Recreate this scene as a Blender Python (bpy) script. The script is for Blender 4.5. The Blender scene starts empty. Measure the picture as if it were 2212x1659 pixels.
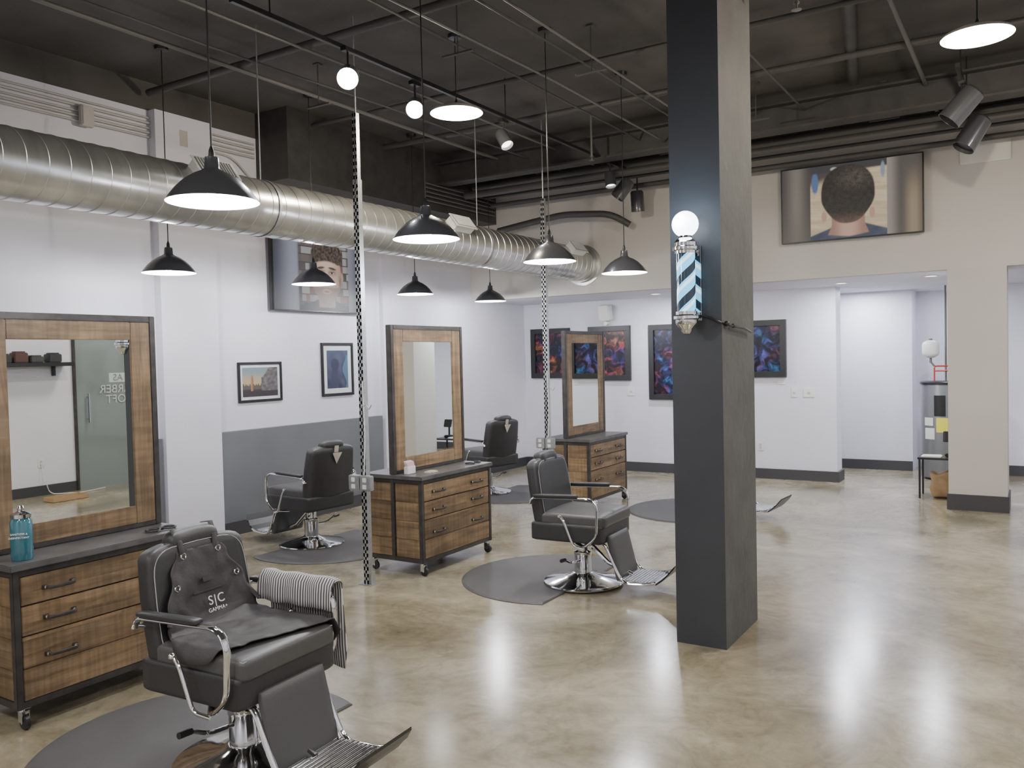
import bpy, bmesh, math, random
from mathutils import Vector, Matrix, noise
random.seed(3)
COL=bpy.context.scene.collection
# ------------------------------------------------------------------ materials
MATS={}
def mat(name,col=(.5,.5,.5),rough=.5,metal=0,emit=None,es=1.0,noise_amt=0,nscale=5,bump=0,bscale=60,coat=0,spec=None):
    if name in MATS: return MATS[name]
    m=bpy.data.materials.new(name); m.use_nodes=True; nt=m.node_tree; b=nt.nodes['Principled BSDF']
    b.inputs['Base Color'].default_value=(*col,1); b.inputs['Roughness'].default_value=rough; b.inputs['Metallic'].default_value=metal
    if coat: b.inputs['Coat Weight'].default_value=coat
    if spec is not None: b.inputs['Specular IOR Level'].default_value=spec
    if emit: b.inputs['Emission Color'].default_value=(*emit,1); b.inputs['Emission Strength'].default_value=es
    if noise_amt or bump: tc=nt.nodes.new('ShaderNodeTexCoord')
    if noise_amt:
        n=nt.nodes.new('ShaderNodeTexNoise'); n.inputs['Scale'].default_value=nscale; n.inputs['Detail'].default_value=6
        nt.links.new(tc.outputs['Object'],n.inputs['Vector'])
        r=nt.nodes.new('ShaderNodeValToRGB'); r.color_ramp.elements[0].position=.3; r.color_ramp.elements[1].position=.7
        r.color_ramp.elements[0].color=(*[c*(1-noise_amt) for c in col],1); r.color_ramp.elements[1].color=(*[min(1,c*(1+noise_amt)) for c in col],1)
        nt.links.new(n.outputs['Fac'],r.inputs['Fac']); nt.links.new(r.outputs['Color'],b.inputs['Base Color'])
    if bump:
        n2=nt.nodes.new('ShaderNodeTexNoise'); n2.inputs['Scale'].default_value=bscale; n2.inputs['Detail'].default_value=4
        nt.links.new(tc.outputs['Object'],n2.inputs['Vector'])
        bp=nt.nodes.new('ShaderNodeBump'); bp.inputs['Strength'].default_value=bump; bp.inputs['Distance'].default_value=.01
        nt.links.new(n2.outputs['Fac'],bp.inputs['Height']); nt.links.new(bp.outputs[0],b.inputs['Normal'])
    MATS[name]=m; return m
def ramp(nt,stops):
    r=nt.nodes.new('ShaderNodeValToRGB'); e=r.color_ramp.elements
    while len(e)<len(stops): e.new(.5)
    for i,(p,c) in enumerate(stops): e[i].position=p; e[i].color=(*c,1)
    return r
def mulmix(nt,a,b_,fac):
    mx=nt.nodes.new('ShaderNodeMix'); mx.data_type='RGBA'; mx.blend_type='MULTIPLY'; mx.inputs[0].default_value=fac
    nt.links.new(a,mx.inputs[6]); nt.links.new(b_,mx.inputs[7]); return mx.outputs[2]
def math_(nt,op,a,bv=None):
    n=nt.nodes.new('ShaderNodeMath'); n.operation=op; nt.links.new(a,n.inputs[0])
    if bv is not None: n.inputs[1].default_value=bv
    return n.outputs[0]
def wood(name,scale,saw,base=1.0,planks=False):
    m=bpy.data.materials.new(name); m.use_nodes=True; nt=m.node_tree; b=nt.nodes['Principled BSDF']
    tc=nt.nodes.new('ShaderNodeTexCoord'); oi=nt.nodes.new('ShaderNodeObjectInfo')
    off=math_(nt,'MULTIPLY',oi.outputs['Random'],37)
    if planks:
        sx=nt.nodes.new('ShaderNodeSeparateXYZ'); nt.links.new(tc.outputs['Object'],sx.inputs[0])
        fl=math_(nt,'FLOOR',math_(nt,'DIVIDE',math_(nt,'SUBTRACT',sx.outputs['Z'],.132),.1428))
        ad=nt.nodes.new('ShaderNodeMath'); nt.links.new(fl,ad.inputs[0]); nt.links.new(off,ad.inputs[1]); off=ad.outputs[0]
    wn=nt.nodes.new('ShaderNodeTexWhiteNoise'); wn.noise_dimensions='1D'; nt.links.new(off,wn.inputs['W'])
    off3=math_(nt,'MULTIPLY',wn.outputs['Value'],29)
    va=nt.nodes.new('ShaderNodeVectorMath'); va.operation='ADD'; nt.links.new(tc.outputs['Object'],va.inputs[0]); nt.links.new(off3,va.inputs[1])
    def nz(sc,d,ro=.6,di=0):
        mp=nt.nodes.new('ShaderNodeMapping'); mp.inputs['Scale'].default_value=sc; nt.links.new(va.outputs[0],mp.inputs['Vector'])
        n=nt.nodes.new('ShaderNodeTexNoise'); n.inputs['Scale'].default_value=1; n.inputs['Detail'].default_value=d; n.inputs['Roughness'].default_value=ro; n.inputs['Distortion'].default_value=di
        nt.links.new(mp.outputs[0],n.inputs['Vector']); return n
    n=nz(scale,8,.65,.6); k=base
    r=ramp(nt,[(.25,(.080*k,.050*k,.027*k)),(.42,(.165*k,.110*k,.057*k)),(.56,(.235*k,.162*k,.086*k)),(.75,(.32*k,.235*k,.140*k))])
    nt.links.new(n.outputs['Fac'],r.inputs['Fac'])
    n3=nz((4,4,5),3); r3=ramp(nt,[(.35,(.64,.64,.67)),(.65,(1.05,1,1))]); nt.links.new(n3.outputs['Fac'],r3.inputs['Fac'])
    n4=nz(saw,2,.5); r4=ramp(nt,[(.4,(.76,.74,.72)),(.6,(1.05,1.05,1.05))]); nt.links.new(n4.outputs['Fac'],r4.inputs['Fac'])
    c=mulmix(nt,r.outputs['Color'],r3.outputs['Color'],.85); c=mulmix(nt,c,r4.outputs['Color'],.75)
    mr=nt.nodes.new('ShaderNodeMapRange'); mr.inputs['To Min'].default_value=.72; mr.inputs['To Max'].default_value=1.15; nt.links.new(wn.outputs['Value'],mr.inputs['Value'])
    c=mulmix(nt,c,mr.outputs[0],1.0)
    nt.links.new(c,b.inputs['Base Color']); b.inputs['Roughness'].default_value=.5
    bp=nt.nodes.new('ShaderNodeBump'); bp.inputs['Strength'].default_value=.3; bp.inputs['Distance'].default_value=.004
    nt.links.new(n.outputs['Fac'],bp.inputs['Height']); nt.links.new(bp.outputs[0],b.inputs['Normal'])
    return m
def floormat():
    m=bpy.data.materials.new('polished_concrete'); m.use_nodes=True; nt=m.node_tree; b=nt.nodes['Principled BSDF']
    tc=nt.nodes.new('ShaderNodeTexCoord')
    def nz(s,d=8,dist=0,ro=.6):
        n=nt.nodes.new('ShaderNodeTexNoise'); n.inputs['Scale'].default_value=s; n.inputs['Detail'].default_value=d; n.inputs['Distortion'].default_value=dist; n.inputs['Roughness'].default_value=ro
        nt.links.new(tc.outputs['Object'],n.inputs['Vector']); return n
    a=nz(1.0,10,.9,.66); r=ramp(nt,[(.30,(.150,.127,.078)),(.43,(.235,.205,.136)),(.56,(.33,.292,.205)),(.70,(.44,.40,.30))]); nt.links.new(a.outputs['Fac'],r.inputs['Fac'])
    c=nz(4.5,10,1.5,.72); r2=ramp(nt,[(.33,(.68,.68,.66)),(.55,(1,1,1)),(.72,(1.15,1.13,1.08))]); nt.links.new(c.outputs['Fac'],r2.inputs['Fac'])
    col=mulmix(nt,r.outputs['Color'],r2.outputs['Color'],.85)
    v=nz(3.1,9,.5,.7); r4=ramp(nt,[(.62,(0,0,0)),(.74,(.55,.55,.55))]); nt.links.new(v.outputs['Fac'],r4.inputs['Fac'])
    m2=nt.nodes.new('ShaderNodeMix'); m2.data_type='RGBA'; nt.links.new(r4.outputs['Color'],m2.inputs[0]); nt.links.new(col,m2.inputs[6]); m2.inputs[7].default_value=(.50,.43,.32,1)
    nt.links.new(m2.outputs[2],b.inputs['Base Color'])
    mr=nt.nodes.new('ShaderNodeMapRange'); mr.inputs['To Min'].default_value=.12; mr.inputs['To Max'].default_value=.26; nt.links.new(a.outputs['Fac'],mr.inputs['Value']); nt.links.new(mr.outputs[0],b.inputs['Roughness'])
    b.inputs['Specular IOR Level'].default_value=.85
    return m
def artmat(name,off,cols):
    m=bpy.data.materials.new(name); m.use_nodes=True; nt=m.node_tree; b=nt.nodes['Principled BSDF']
    tc=nt.nodes.new('ShaderNodeTexCoord'); mp=nt.nodes.new('ShaderNodeMapping'); mp.inputs['Location'].default_value=off
    nt.links.new(tc.outputs['Object'],mp.inputs['Vector'])
    def nz(s,d,di):
        n=nt.nodes.new('ShaderNodeTexNoise'); n.inputs['Scale'].default_value=s; n.inputs['Detail'].default_value=d; n.inputs['Distortion'].default_value=di
        nt.links.new(mp.outputs[0],n.inputs['Vector']); return n
    hue=nz(3.2,2,.5); r=ramp(nt,[(.36+.28*i/(len(cols)-1),c) for i,c in enumerate(cols)]); nt.links.new(hue.outputs['Fac'],r.inputs['Fac'])
    br=nz(8,8,1.2); r2=ramp(nt,[(.44,(.02,.02,.04)),(.55,(.22,.22,.26)),(.70,(1,1,1))]); nt.links.new(br.outputs['Fac'],r2.inputs['Fac'])
    nt.links.new(mulmix(nt,r.outputs['Color'],r2.outputs['Color'],1.0),b.inputs['Base Color']); b.inputs['Roughness'].default_value=.25
    return m
M_floor=floormat()
M_wall=mat('wall_paint_white',(.68,.68,.755),.6,noise_amt=.03,nscale=1.5,bump=.12,bscale=25)
M_bulk=mat('wall_warm_light_tint',(.53,.505,.465),.65,noise_amt=.03,nscale=1.2,bump=.1,bscale=20)  # warm grey cast of the lamplight mixed into the wall colour
M_grey=mat('grey_wall_panel',(.135,.143,.158),.5,noise_amt=.06,nscale=3)
M_base=mat('dark_baseboard',(.045,.045,.05),.5)
M_ceil=mat('dark_ceiling',(.088,.082,.078),.85,noise_amt=.3,nscale=1.3,bump=.4,bscale=10)
M_dark=mat('dark_painted_steel',(.048,.046,.046),.5,noise_amt=.2,nscale=8)
M_pipe=mat('painted_pipe',(.070,.067,.066),.55,metal=.1)
M_emt=mat('conduit_steel',(.15,.145,.14),.5,metal=.3)
M_white=mat('white_plastic',(.72,.72,.70),.4)
M_wcond=mat('painted_conduit',(.46,.44,.42),.5)
M_chrome=mat('chrome',(.78,.79,.80),.09,metal=1)
M_strut=mat('galvanised_steel',(.46,.48,.49),.4,metal=.8,noise_amt=.12,nscale=30)
M_leather=mat('black_vinyl',(.028,.028,.030),.45,bump=.12,bscale=220)
M_leather2=mat('worn_black_vinyl',(.070,.068,.069),.42,bump=.12,bscale=220)
M_leather3=mat('grey_black_vinyl',(.070,.070,.073),.42,bump=.12,bscale=220)
M_stitch=mat('grey_thread',(.40,.40,.40),.8)
M_rubber=mat('mat_rubber',(.078,.076,.077),.6,bump=.15,bscale=150,noise_amt=.08,nscale=4)
M_black=mat('black_plastic',(.015,.015,.016),.35)
M_steel=mat('blackened_steel',(.055,.050,.048),.42,metal=.4,noise_amt=.3,nscale=15)
M_slate=mat('dark_countertop',(.085,.082,.082),.3,noise_amt=.35,nscale=9)
M_brass=mat('worn_brass_bolt',(.55,.47,.33),.35,metal=.9)
M_woodH=wood('rustic_wood_horizontal',(2.2,2.2,26),(45,45,2.5),1.05,True)
M_woodV=wood('rustic_wood_vertical',(26,26,2.0),(3,3,30),1.12)
M_woodH2=wood('rustic_wood_frame_horizontal',(3,2.0,26),(45,45,2.5),1.12)
M_mirror=mat('mirror_silver',(.83,.86,.84),.01,metal=1)
M_shade=mat('black_enamel',(.06,.062,.07),.30,coat=.6)
M_shadew=mat('glare_pale_enamel',(.5,.47,.42),.4)  # enamel paled and dome flattened for the glare that hides the shade
M_lit=mat('lit_white_enamel',(.9,.9,.9),.5,emit=(.93,.95,1),es=2.2)
M_bulb=mat('bulb_glow',(1,1,1),.5,emit=(1,.98,.95),es=25)
M_litw=mat('lit_warm_enamel',(.9,.9,.85),.5,emit=(1,.94,.80),es=14)
M_led=mat('led_lens',(1,1,1),.4,emit=(.9,.95,1),es=45)
M_ledd=mat('led_lens_dim',(1,1,1),.4,emit=(1,.97,.9),es=6)
def gal():
    m=bpy.data.materials.new('galvanised_spiral_duct'); m.use_nodes=True; nt=m.node_tree; b=nt.nodes['Principled BSDF']
    tc=nt.nodes.new('ShaderNodeTexCoord'); n=nt.nodes.new('ShaderNodeTexNoise'); n.inputs['Scale'].default_value=2.5; n.inputs['Detail'].default_value=6
    mp=nt.nodes.new('ShaderNodeMapping'); mp.inputs['Scale'].default_value=(1,3,1); nt.links.new(tc.outputs['Object'],mp.inputs[0]); nt.links.new(mp.outputs[0],n.inputs['Vector'])
    r=ramp(nt,[(.3,(.50,.505,.485)),(.7,(.68,.68,.65))]); nt.links.new(n.outputs['Fac'],r.inputs['Fac']); nt.links.new(r.outputs['Color'],b.inputs['Base Color'])
    b.inputs['Metallic'].default_value=.82; b.inputs['Roughness'].default_value=.28
    return m
M_gal=gal()
# ------------------------------------------------------------------ mesh builder
class MB:
    def __init__(s): s.v=[]; s.f=[]; s.m=[]; s.X=Matrix.Identity(4)
    def add(s,vs,fs,mi=0,X=None):
        o=len(s.v); T=s.X@X if X is not None else s.X
        s.v+= [tuple(T@Vector(p)) for p in vs]
        s.f+= [tuple(i+o for i in f) for f in fs]; s.m+=[mi]*len(fs)
    def box(s,c,sz,mi=0,bevel=0,rot=None):
        X=Matrix.Translation(c)
        if rot is not None: X=X@rot
        if bevel<=0:
            x,y,z=[a/2 for a in sz]
            vs=[(-x,-y,-z),(x,-y,-z),(x,y,-z),(-x,y,-z),(-x,-y,z),(x,-y,z),(x,y,z),(-x,y,z)]
            s.add(vs,[(0,3,2,1),(4,5,6,7),(0,1,5,4),(1,2,6,5),(2,3,7,6),(3,0,4,7)],mi,X); return
        bm=bmesh.new(); bmesh.ops.create_cube(bm,size=1)
        for v in bm.verts: v.co=Vector((v.co.x*sz[0],v.co.y*sz[1],v.co.z*sz[2]))
        bmesh.ops.bevel(bm,geom=list(bm.edges),offset=min(bevel,min(sz)*.45),segments=2,affect='EDGES')
        bm.verts.index_update(); vs=[tuple(v.co) for v in bm.verts]; fs=[tuple(v.index for v in f.verts) for f in bm.faces]; bm.free()
        s.add(vs,fs,mi,X)
    def rbox(s,c,sz,r,mi=0,n=10,deform=None,rot=None):
        bm=bmesh.new(); bmesh.ops.create_cube(bm,size=1); bmesh.ops.subdivide_edges(bm,edges=list(bm.edges),cuts=n,use_grid_fill=True)
        h=[a/2 for a in sz]
        for v in bm.verts:
            p=Vector([ (abs(2*v.co[i])**.75)*(1 if v.co[i]>0 else -1)*h[i] for i in range(3)])
            inn=Vector([max(-(h[i]-r),min(h[i]-r,p[i])) for i in range(3)]); d=p-inn
            if d.length>1e-9: p=inn+d.normalized()*r
            if deform: p=deform(p)
            v.co=p
        bm.verts.index_update(); vs=[tuple(v.co) for v in bm.verts]; fs=[tuple(v.index for v in f.verts) for f in bm.faces]; bm.free()
        X=Matrix.Translation(c)
        if rot is not None: X=X@rot
        s.add(vs,fs,mi,X)
    def tube(s,pts,r,mi=0,seg=10,closed=False,ref=(0,1,0),r2=None,caps=True):
        pts=[Vector(p) for p in pts]; n=len(pts); vs=[]; fs=[]
        ref=Vector(ref)
        for i,p in enumerate(pts):
            if closed: t=(pts[(i+1)%n]-pts[i-1])
            else: t=pts[min(i+1,n-1)]-pts[max(i-1,0)]
            t.normalize()
            a=ref if abs(t.dot(ref))<.95 else (Vector((1,0,0)) if abs(t.x)<.9 else Vector((0,0,1)))
            a=(a-t*t.dot(a)).normalized(); b=t.cross(a)
            rr=r; rb=r2 if r2 else rr
            for k in range(seg):
                th=2*math.pi*k/seg; vs.append(tuple(p+a*math.cos(th)*rr+b*math.sin(th)*rb))
        m=n if closed else n-1
        for i in range(m):
            j=(i+1)%n
            for k in range(seg):
                k2=(k+1)%seg; fs.append((i*seg+k,i*seg+k2,j*seg+k2,j*seg+k))
        if not closed and caps: fs.append(tuple(range(seg))[::-1]); fs.append(tuple((n-1)*seg+k for k in range(seg)))
        s.add(vs,fs,mi)
    def cyl(s,p,q,r,mi=0,seg=24): s.tube([p,q],r,mi,seg)
    def lathe(s,prof,c=(0,0,0),mi=0,seg=40,rot=None):
        vs=[];fs=[]
        for (r,z) in prof:
            for k in range(seg):
                th=2*math.pi*k/seg; vs.append((r*math.cos(th),r*math.sin(th),z))
        X=Matrix.Translation(c)
        if rot is not None: X=X@rot
        for i in range(len(prof)-1):
            for k in range(seg):
                k2=(k+1)%seg; fs.append((i*seg+k,i*seg+k2,(i+1)*seg+k2,(i+1)*seg+k))
        s.add(vs,fs,mi,X)
    def sphere(s,c,r,mi=0,sc=(1,1,1),seg=20):
        prof=[(max(1e-4,r*math.sin(math.pi*i/12)),-r*math.cos(math.pi*i/12)) for i in range(13)]
        s.lathe(prof,c,mi,seg,Matrix.Diagonal((*sc,1)))
    def obj(s,name,mats,parent=None,smooth=35,loc=None):
        me=bpy.data.meshes.new(name); me.from_pydata(s.v,[],s.f); me.validate()
        for m in mats: me.materials.append(m)
        if len(me.polygons)==len(s.m): me.polygons.foreach_set('material_index',s.m)
        bm=bmesh.new(); bm.from_mesh(me); bmesh.ops.recalc_face_normals(bm,faces=bm.faces); bm.to_mesh(me); bm.free()
        if smooth:
            me.polygons.foreach_set('use_smooth',[True]*len(me.polygons)); me.set_sharp_from_angle(angle=math.radians(smooth))
        o=bpy.data.objects.new(name,me); COL.objects.link(o)
        if parent: o.parent=parent
        if loc: o.location=loc
        return o
def thing(o,label,cat,group=None,kind=None):
    o['label']=label; o['category']=cat
    if group: o['group']=group
    if kind: o['kind']=kind
    return o
def empty(name,loc=(0,0,0),rz=0):
    e=bpy.data.objects.new(name,None); e.empty_display_size=.1; e.location=loc; e.rotation_euler=(0,0,rz); COL.objects.link(e); return e
def struct(name,c,sz,m):
    b=MB(); b.box((0,0,0),sz); o=b.obj(name,[m],smooth=0,loc=c); o['kind']='structure'; return o
def span(name,x0,x1,y0,y1,z0,z1,m): return struct(name,((x0+x1)/2,(y0+y1)/2,(z0+z1)/2),(x1-x0,y1-y0,z1-z0),m)
def clone(root,loc,rz):
    def rec(o,par):
        c=o.copy(); COL.objects.link(c)
        if par: c.parent=par
        for ch in [x for x in bpy.data.objects if x.parent==o]: rec(ch,c)
        return c
    r=rec(root,None); r.location=loc; r.rotation_euler=(0,0,rz); return r
ORI={'X':Matrix(((0,0,1,0),(1,0,0,0),(0,1,0,0),(0,0,0,1))),
     '-Y':Matrix(((1,0,0,0),(0,0,-1,0),(0,1,0,0),(0,0,0,1))),
     '-X':Matrix(((0,0,-1,0),(-1,0,0,0),(0,1,0,0),(0,0,0,1)))}
def text(body,size,X,m,parent=None,name='lettering',extrude=.0006,spacing=1.0):
    cu=bpy.data.curves.new('tmp','FONT'); cu.body=body; cu.size=size; cu.align_x='CENTER'; cu.align_y='CENTER'; cu.extrude=extrude; cu.space_character=spacing
    t=bpy.data.objects.new('tmp',cu); COL.objects.link(t); bpy.context.view_layer.update()
    me=bpy.data.meshes.new_from_object(t.evaluated_get(bpy.context.evaluated_depsgraph_get())); bpy.data.objects.remove(t)
    me.materials.clear(); me.materials.append(m); me.transform(X)
    o=bpy.data.objects.new(name,me); COL.objects.link(o)
    if parent: o.parent=parent
    return o
# flat image surfaces painted procedurally into a colour attribute
def imgmat(name,es,rough=.3):
    if name in MATS: return MATS[name]
    m=bpy.data.materials.new(name); m.use_nodes=True; nt=m.node_tree; b=nt.nodes['Principled BSDF']
    a=nt.nodes.new('ShaderNodeAttribute'); a.attribute_name='picture'
    if es: nt.links.new(a.outputs['Color'],b.inputs['Emission Color']); b.inputs['Emission Strength'].default_value=es; b.inputs['Base Color'].default_value=(.01,.01,.01,1)
    else: nt.links.new(a.outputs['Color'],b.inputs['Base Color'])
    b.inputs['Roughness'].default_value=rough; MATS[name]=m; return m
def image(fn,W,H,nx,ny,z,m,name,parent):
    vs=[];fs=[];cs=[]
    for j in range(ny+1):
        for i in range(nx+1):
            u=2*i/nx-1; v=2*j/ny-1; vs.append((u*W/2,v*H/2,z)); c=fn(u,v); cs+= [max(0,c[0]),max(0,c[1]),max(0,c[2]),1]
    for j in range(ny):
        for i in range(nx): a=j*(nx+1)+i; fs.append((a,a+1,a+nx+2,a+nx+1))
    me=bpy.data.meshes.new(name); me.from_pydata(vs,[],fs); at=me.color_attributes.new('picture','FLOAT_COLOR','POINT'); at.data.foreach_set('color',cs)
    me.materials.append(m); o=bpy.data.objects.new(name,me); COL.objects.link(o); o.parent=parent; return o
def sst(a,b,x):
    t=max(0,min(1,(x-a)/(b-a))); return t*t*(3-2*t)
def mx3(a,b,t): t=max(0,min(1,t)); return tuple(a[i]*(1-t)+b[i]*t for i in range(3))
def nz3(x,y,s=0): return noise.noise(Vector((x,y,s)))
def inell(x,y,cx,cy,rx,ry,soft=.08,p=2.0):
    d=(abs((x-cx)/rx)**p+abs((y-cy)/ry)**p)**(1/p); return 1-sst(1-soft,1+soft,d)
# ------------------------------------------------------------------ camera
f,yaw,p,r=1812,math.radians(32.01),math.radians(1.80),math.radians(1.32)
F0=Vector((-math.sin(yaw),math.cos(yaw),0)); R0=Vector((math.cos(yaw),math.sin(yaw),0)); D0=Vector((0,0,-1))
F=F0*math.cos(p)+D0*math.sin(p); D=D0*math.cos(p)-F0*math.sin(p)
R=R0*math.cos(r)+D*math.sin(r); DD=D*math.cos(r)-R0*math.sin(r)
cam=bpy.data.cameras.new('camera'); co=bpy.data.objects.new('camera',cam); COL.objects.link(co)
cam.sensor_width=36; cam.lens=f/2212*36; cam.clip_start=.05
Mx=Matrix.Identity(4)
for i in range(3): Mx[i][0]=R[i]; Mx[i][1]=-DD[i]; Mx[i][2]=-F[i]
Mx[2][3]=1.65; co.matrix_world=Mx; bpy.context.scene.camera=co
# ------------------------------------------------------------------ room
XL,YB,YF,XR,CZ,SZ=-6.63,9.58,11.0,2.6,4.15,2.44
span('floor',-7,3,-4.2,13.2,-.1,0,M_floor)
span('ceiling',-7,3,-4.2,9.9,CZ,CZ+.1,M_ceil)
span('wall_left',XL-.15,XL,-4.1,YF+.1,0,3.9,M_wall)
span('wall_left_upper',XL-.15,XL,-4.1,YF+.1,3.9,CZ,M_ceil)
span('wall_right',XR,XR+.15,-4.1,13.1,0,CZ,M_wall)
span('wall_front',XL,XR,-4.2,-4.05,0,CZ,M_wall)
span('wall_bulkhead',XL,XR,YB,YB+.12,SZ,3.85,M_bulk)
span('wall_bulkhead_upper',XL,XR,YB,YB+.12,3.85,CZ,M_dark)
span('ceiling_soffit',XL,XR,YB+.12,13.1,SZ,SZ+.1,M_wall)
span('wall_far',XL,-2.11,YF,YF+.3,0,SZ,M_wall)
span('wall_hall_back',-4,-1.41,12.4,13.1,0,SZ,M_wall)
span('wall_alcove_back',-1.41,-.35,12.95,13.1,0,SZ,M_wall)
span('wall_hall_right_back',-.35,XR,12.4,13.1,0,SZ,M_wall)
span('wall_pier',-.76,-.24,YB,YB+.5,0,SZ,M_bulk)
span('wall_pilaster',XL,XL+.09,4.66,5.26,0,3.9,M_wall)
span('wall_pilaster_rear',XL,XL+.06,7.66,8.2,0,3.4,M_wall)
span('trim_1',XL,XL+.07,5.27,7.59,.13,1.0,M_grey)
span('trim_2',XL,XL+.05,-4,4.65,.13,1.0,M_grey)
for i,a in enumerate([(XL,XL+.085,5.27,7.6),(XL,XL+.065,-4,4.65)]):
    span('baseboard_left' if i==0 else 'baseboard_left_near',*a,0,.13,M_base)
span('baseboard_left_rear',XL,XL+.03,8.2,YF-.03,0,.13,M_base)
span('baseboard_far',XL+.03,-2.08,YF-.03,YF,0,.13,M_base)
span('baseboard_far_end',-2.11,-2.08,YF,YF+.3,0,.13,M_base)
span('baseboard_hall',-4,-1.41,12.37,12.4,0,.13,M_base)
span('baseboard_hall_right',-.35,XR,12.37,12.4,0,.13,M_base)
span('baseboard_pier',-.775,-.225,YB-.015,YB+.515,0,.16,M_base)
span('baseboard_right',XR-.02,XR,-4,13,0,.13,M_base)
span('trim_3',XL,XL+.45,5.86,YB,3.45,CZ,M_dark)
def ibeam(name,x0,x1,y,z):
    b=MB(); L=x1-x0; c=(x0+x1)/2
    b.box((c,y,z),(L,.2,.02)); b.box((c,y,z+.24),(L,.2,.02)); b.box((c,y,z+.12),(L,.02,.24))
    o=b.obj(name,[M_dark],smooth=0); o['kind']='structure'; return o
ibeam('trim_4',XL,XR,8.35,3.78)
b=MB(); b.box((0,0,0),(.29,.61,CZ)); b.m[3]=1
colm=b.obj('wall_column',[mat('column_paint_dark',(.036,.040,.048),.5,noise_amt=.1,nscale=3,bump=.1,bscale=20),mat('column_bare_side',(.080,.082,.080),.75,noise_amt=.15,nscale=5,bump=.6,bscale=16)],smooth=0,loc=(-1.605,4.825,CZ/2)); colm['kind']='structure'
# ------------------------------------------------------------------ right wall storefront seen in mirrors
door=empty('door_1',(XR-.02,6.95,0)); door['kind']='structure'
M_dglass=mat('tinted_glass',(.20,.235,.225),.08,spec=.8)
b=MB(); b.box((0,0,1.2),(.02,1.0,2.4)); b.obj('door_glass',[M_dglass],door,0)
b=MB()
for y in (-.52,.52): b.box((0,y,1.2),(.04,.03,2.4))
b.box((0,0,2.42),(.05,1.09,.06)); b.obj('door_frame',[M_steel],door,0)
b=MB(); b.tube([(-.06,-.36,.9),(-.06,-.36,1.3)],.013); b.cyl((0,-.36,.95),(-.06,-.36,.95),.009); b.cyl((0,-.36,1.25),(-.06,-.36,1.25),.009); b.obj('door_handle',[M_chrome],door)
M_frost=mat('frosted_lettering',(.50,.55,.54),.6)
for bd,z in (('BARBER',1.34),('LOFT',1.20)): text(bd,.16,Matrix.Translation((-.02,.10,z))@ORI['-X'],M_frost,door)
b=MB(); b.box((-.012,.10,1.50),(.004,.26,.13),0,.001); b.obj('sign_box',[M_frost],door,0)
text('AS',.13,Matrix.Translation((-.02,.10,1.50))@ORI['-X'],M_dglass,door)
sh=empty('wall_shelf',(XR,5.75,1.70)); thing(sh,'black floating wall shelf on white wall','shelf')
b=MB(); b.box((-.14,0,0),(.27,1.1,.05),0,.004); b.obj('shelf_board',[M_black],sh)
for y in (-.4,.4): b=MB(); b.box((-.03,y,-.08),(.05,.03,.14)); b.obj('bracket',[M_black],sh,0)
for i,(dy,h,c) in enumerate([(-.3,.10,(.03,.03,.03)),(-.1,.13,(.08,.035,.03)),(.1,.08,(.05,.05,.05)),(.33,.11,(.03,.03,.035))]):
    b=MB(); b.box((0,0,h/2),(.14,.17,h),0,.01); b.box((0,0,h+.008),(.10,.12,.016),0,.004); o=b.obj('hair_tool_case',[mat('case%d'%i,c,.5)],loc=(XR-.15,5.75+dy,1.725)); thing(o,'small dark hair tool case on wall shelf','case',group='cases on wall shelf')
# ------------------------------------------------------------------ pendant lamp
def pendant(loc,top,warm=False,watts=60):
    e=empty('pendant_lamp',loc)
    b=MB(); out=[(.016,.205),(.03,.20),(.034,.15),(.05,.138),(.085,.122),(.125,.095),(.165,.055),(.19,.022),(.203,0)] if not warm else [(.016,.07),(.05,.065),(.12,.05),(.19,.02),(.203,0)]
    b.lathe(out,mi=0,seg=48)
    b.obj('lamp_shade',[M_shadew if warm else M_shade],e,50)
    b=MB(); inn=[(.203,0),(.2,.001),(.186,.02),(.16,.051),(.12,.09),(.08,.115),(.0005,.12)] if not warm else [(.203,0),(.2,.001),(.17,.015),(.12,.03),(.0005,.035)]
    b.lathe(inn,seg=48); b.obj('shade_lining',[M_litw if warm else M_lit],e,50)
    k=.3 if warm else 1
    b=MB(); b.lathe([(.0005,.012*k),(.02,.016*k),(.034,.035*k),(.036,.055*k),(.022,.085*k),(.014,.115*k)],seg=20); b.obj('bulb',[M_bulb],e,60)
    zt=.06 if warm else .2
    b=MB(); b.cyl((0,0,zt),(0,0,top-loc[2]),.004,seg=8); b.lathe([(.001,0),(.014,0),(.012,.03),(.005,.05)],(0,0,zt),seg=12); b.obj('cord',[M_black],e)
    b=MB(); b.lathe([(.001,-.03),(.05,-.028),(.055,0)],(0,0,top-loc[2]),seg=20); b.obj('ceiling_canopy',[M_black],e)
    l=bpy.data.lights.new('lamp_light','POINT'); l.energy=watts; l.shadow_soft_size=.05; l.color=(1,.88,.70) if warm else (.95,.96,1)
    lo=bpy.data.objects.new('lamp_light',l); COL.objects.link(lo); lo.parent=e; lo.location=(0,0,-.03 if not warm else -.06)
    return e
for (x,y) in [(-3.14,2.52),(-3.14,4.08),(-3.17,5.66),(-3.11,6.91),(-5.81,4.22),(-5.74,5.72),(-5.87,7.40),(-5.95,9.04)]:
    e=pendant((x,y,2.38),CZ,watts=42); thing(e,'black enamel dome pendant lamp with lit white lining','lamp',group='black dome pendant lamps')
for (x,y) in [(-3.80,5.36),(-.30,5.95)]:
    e=pendant((x,y,3.55),CZ,True,105); thing(e,'shallow pendant lamp hung close to ceiling, glowing warm','lamp',group='short warm pendant lamps')
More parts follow.
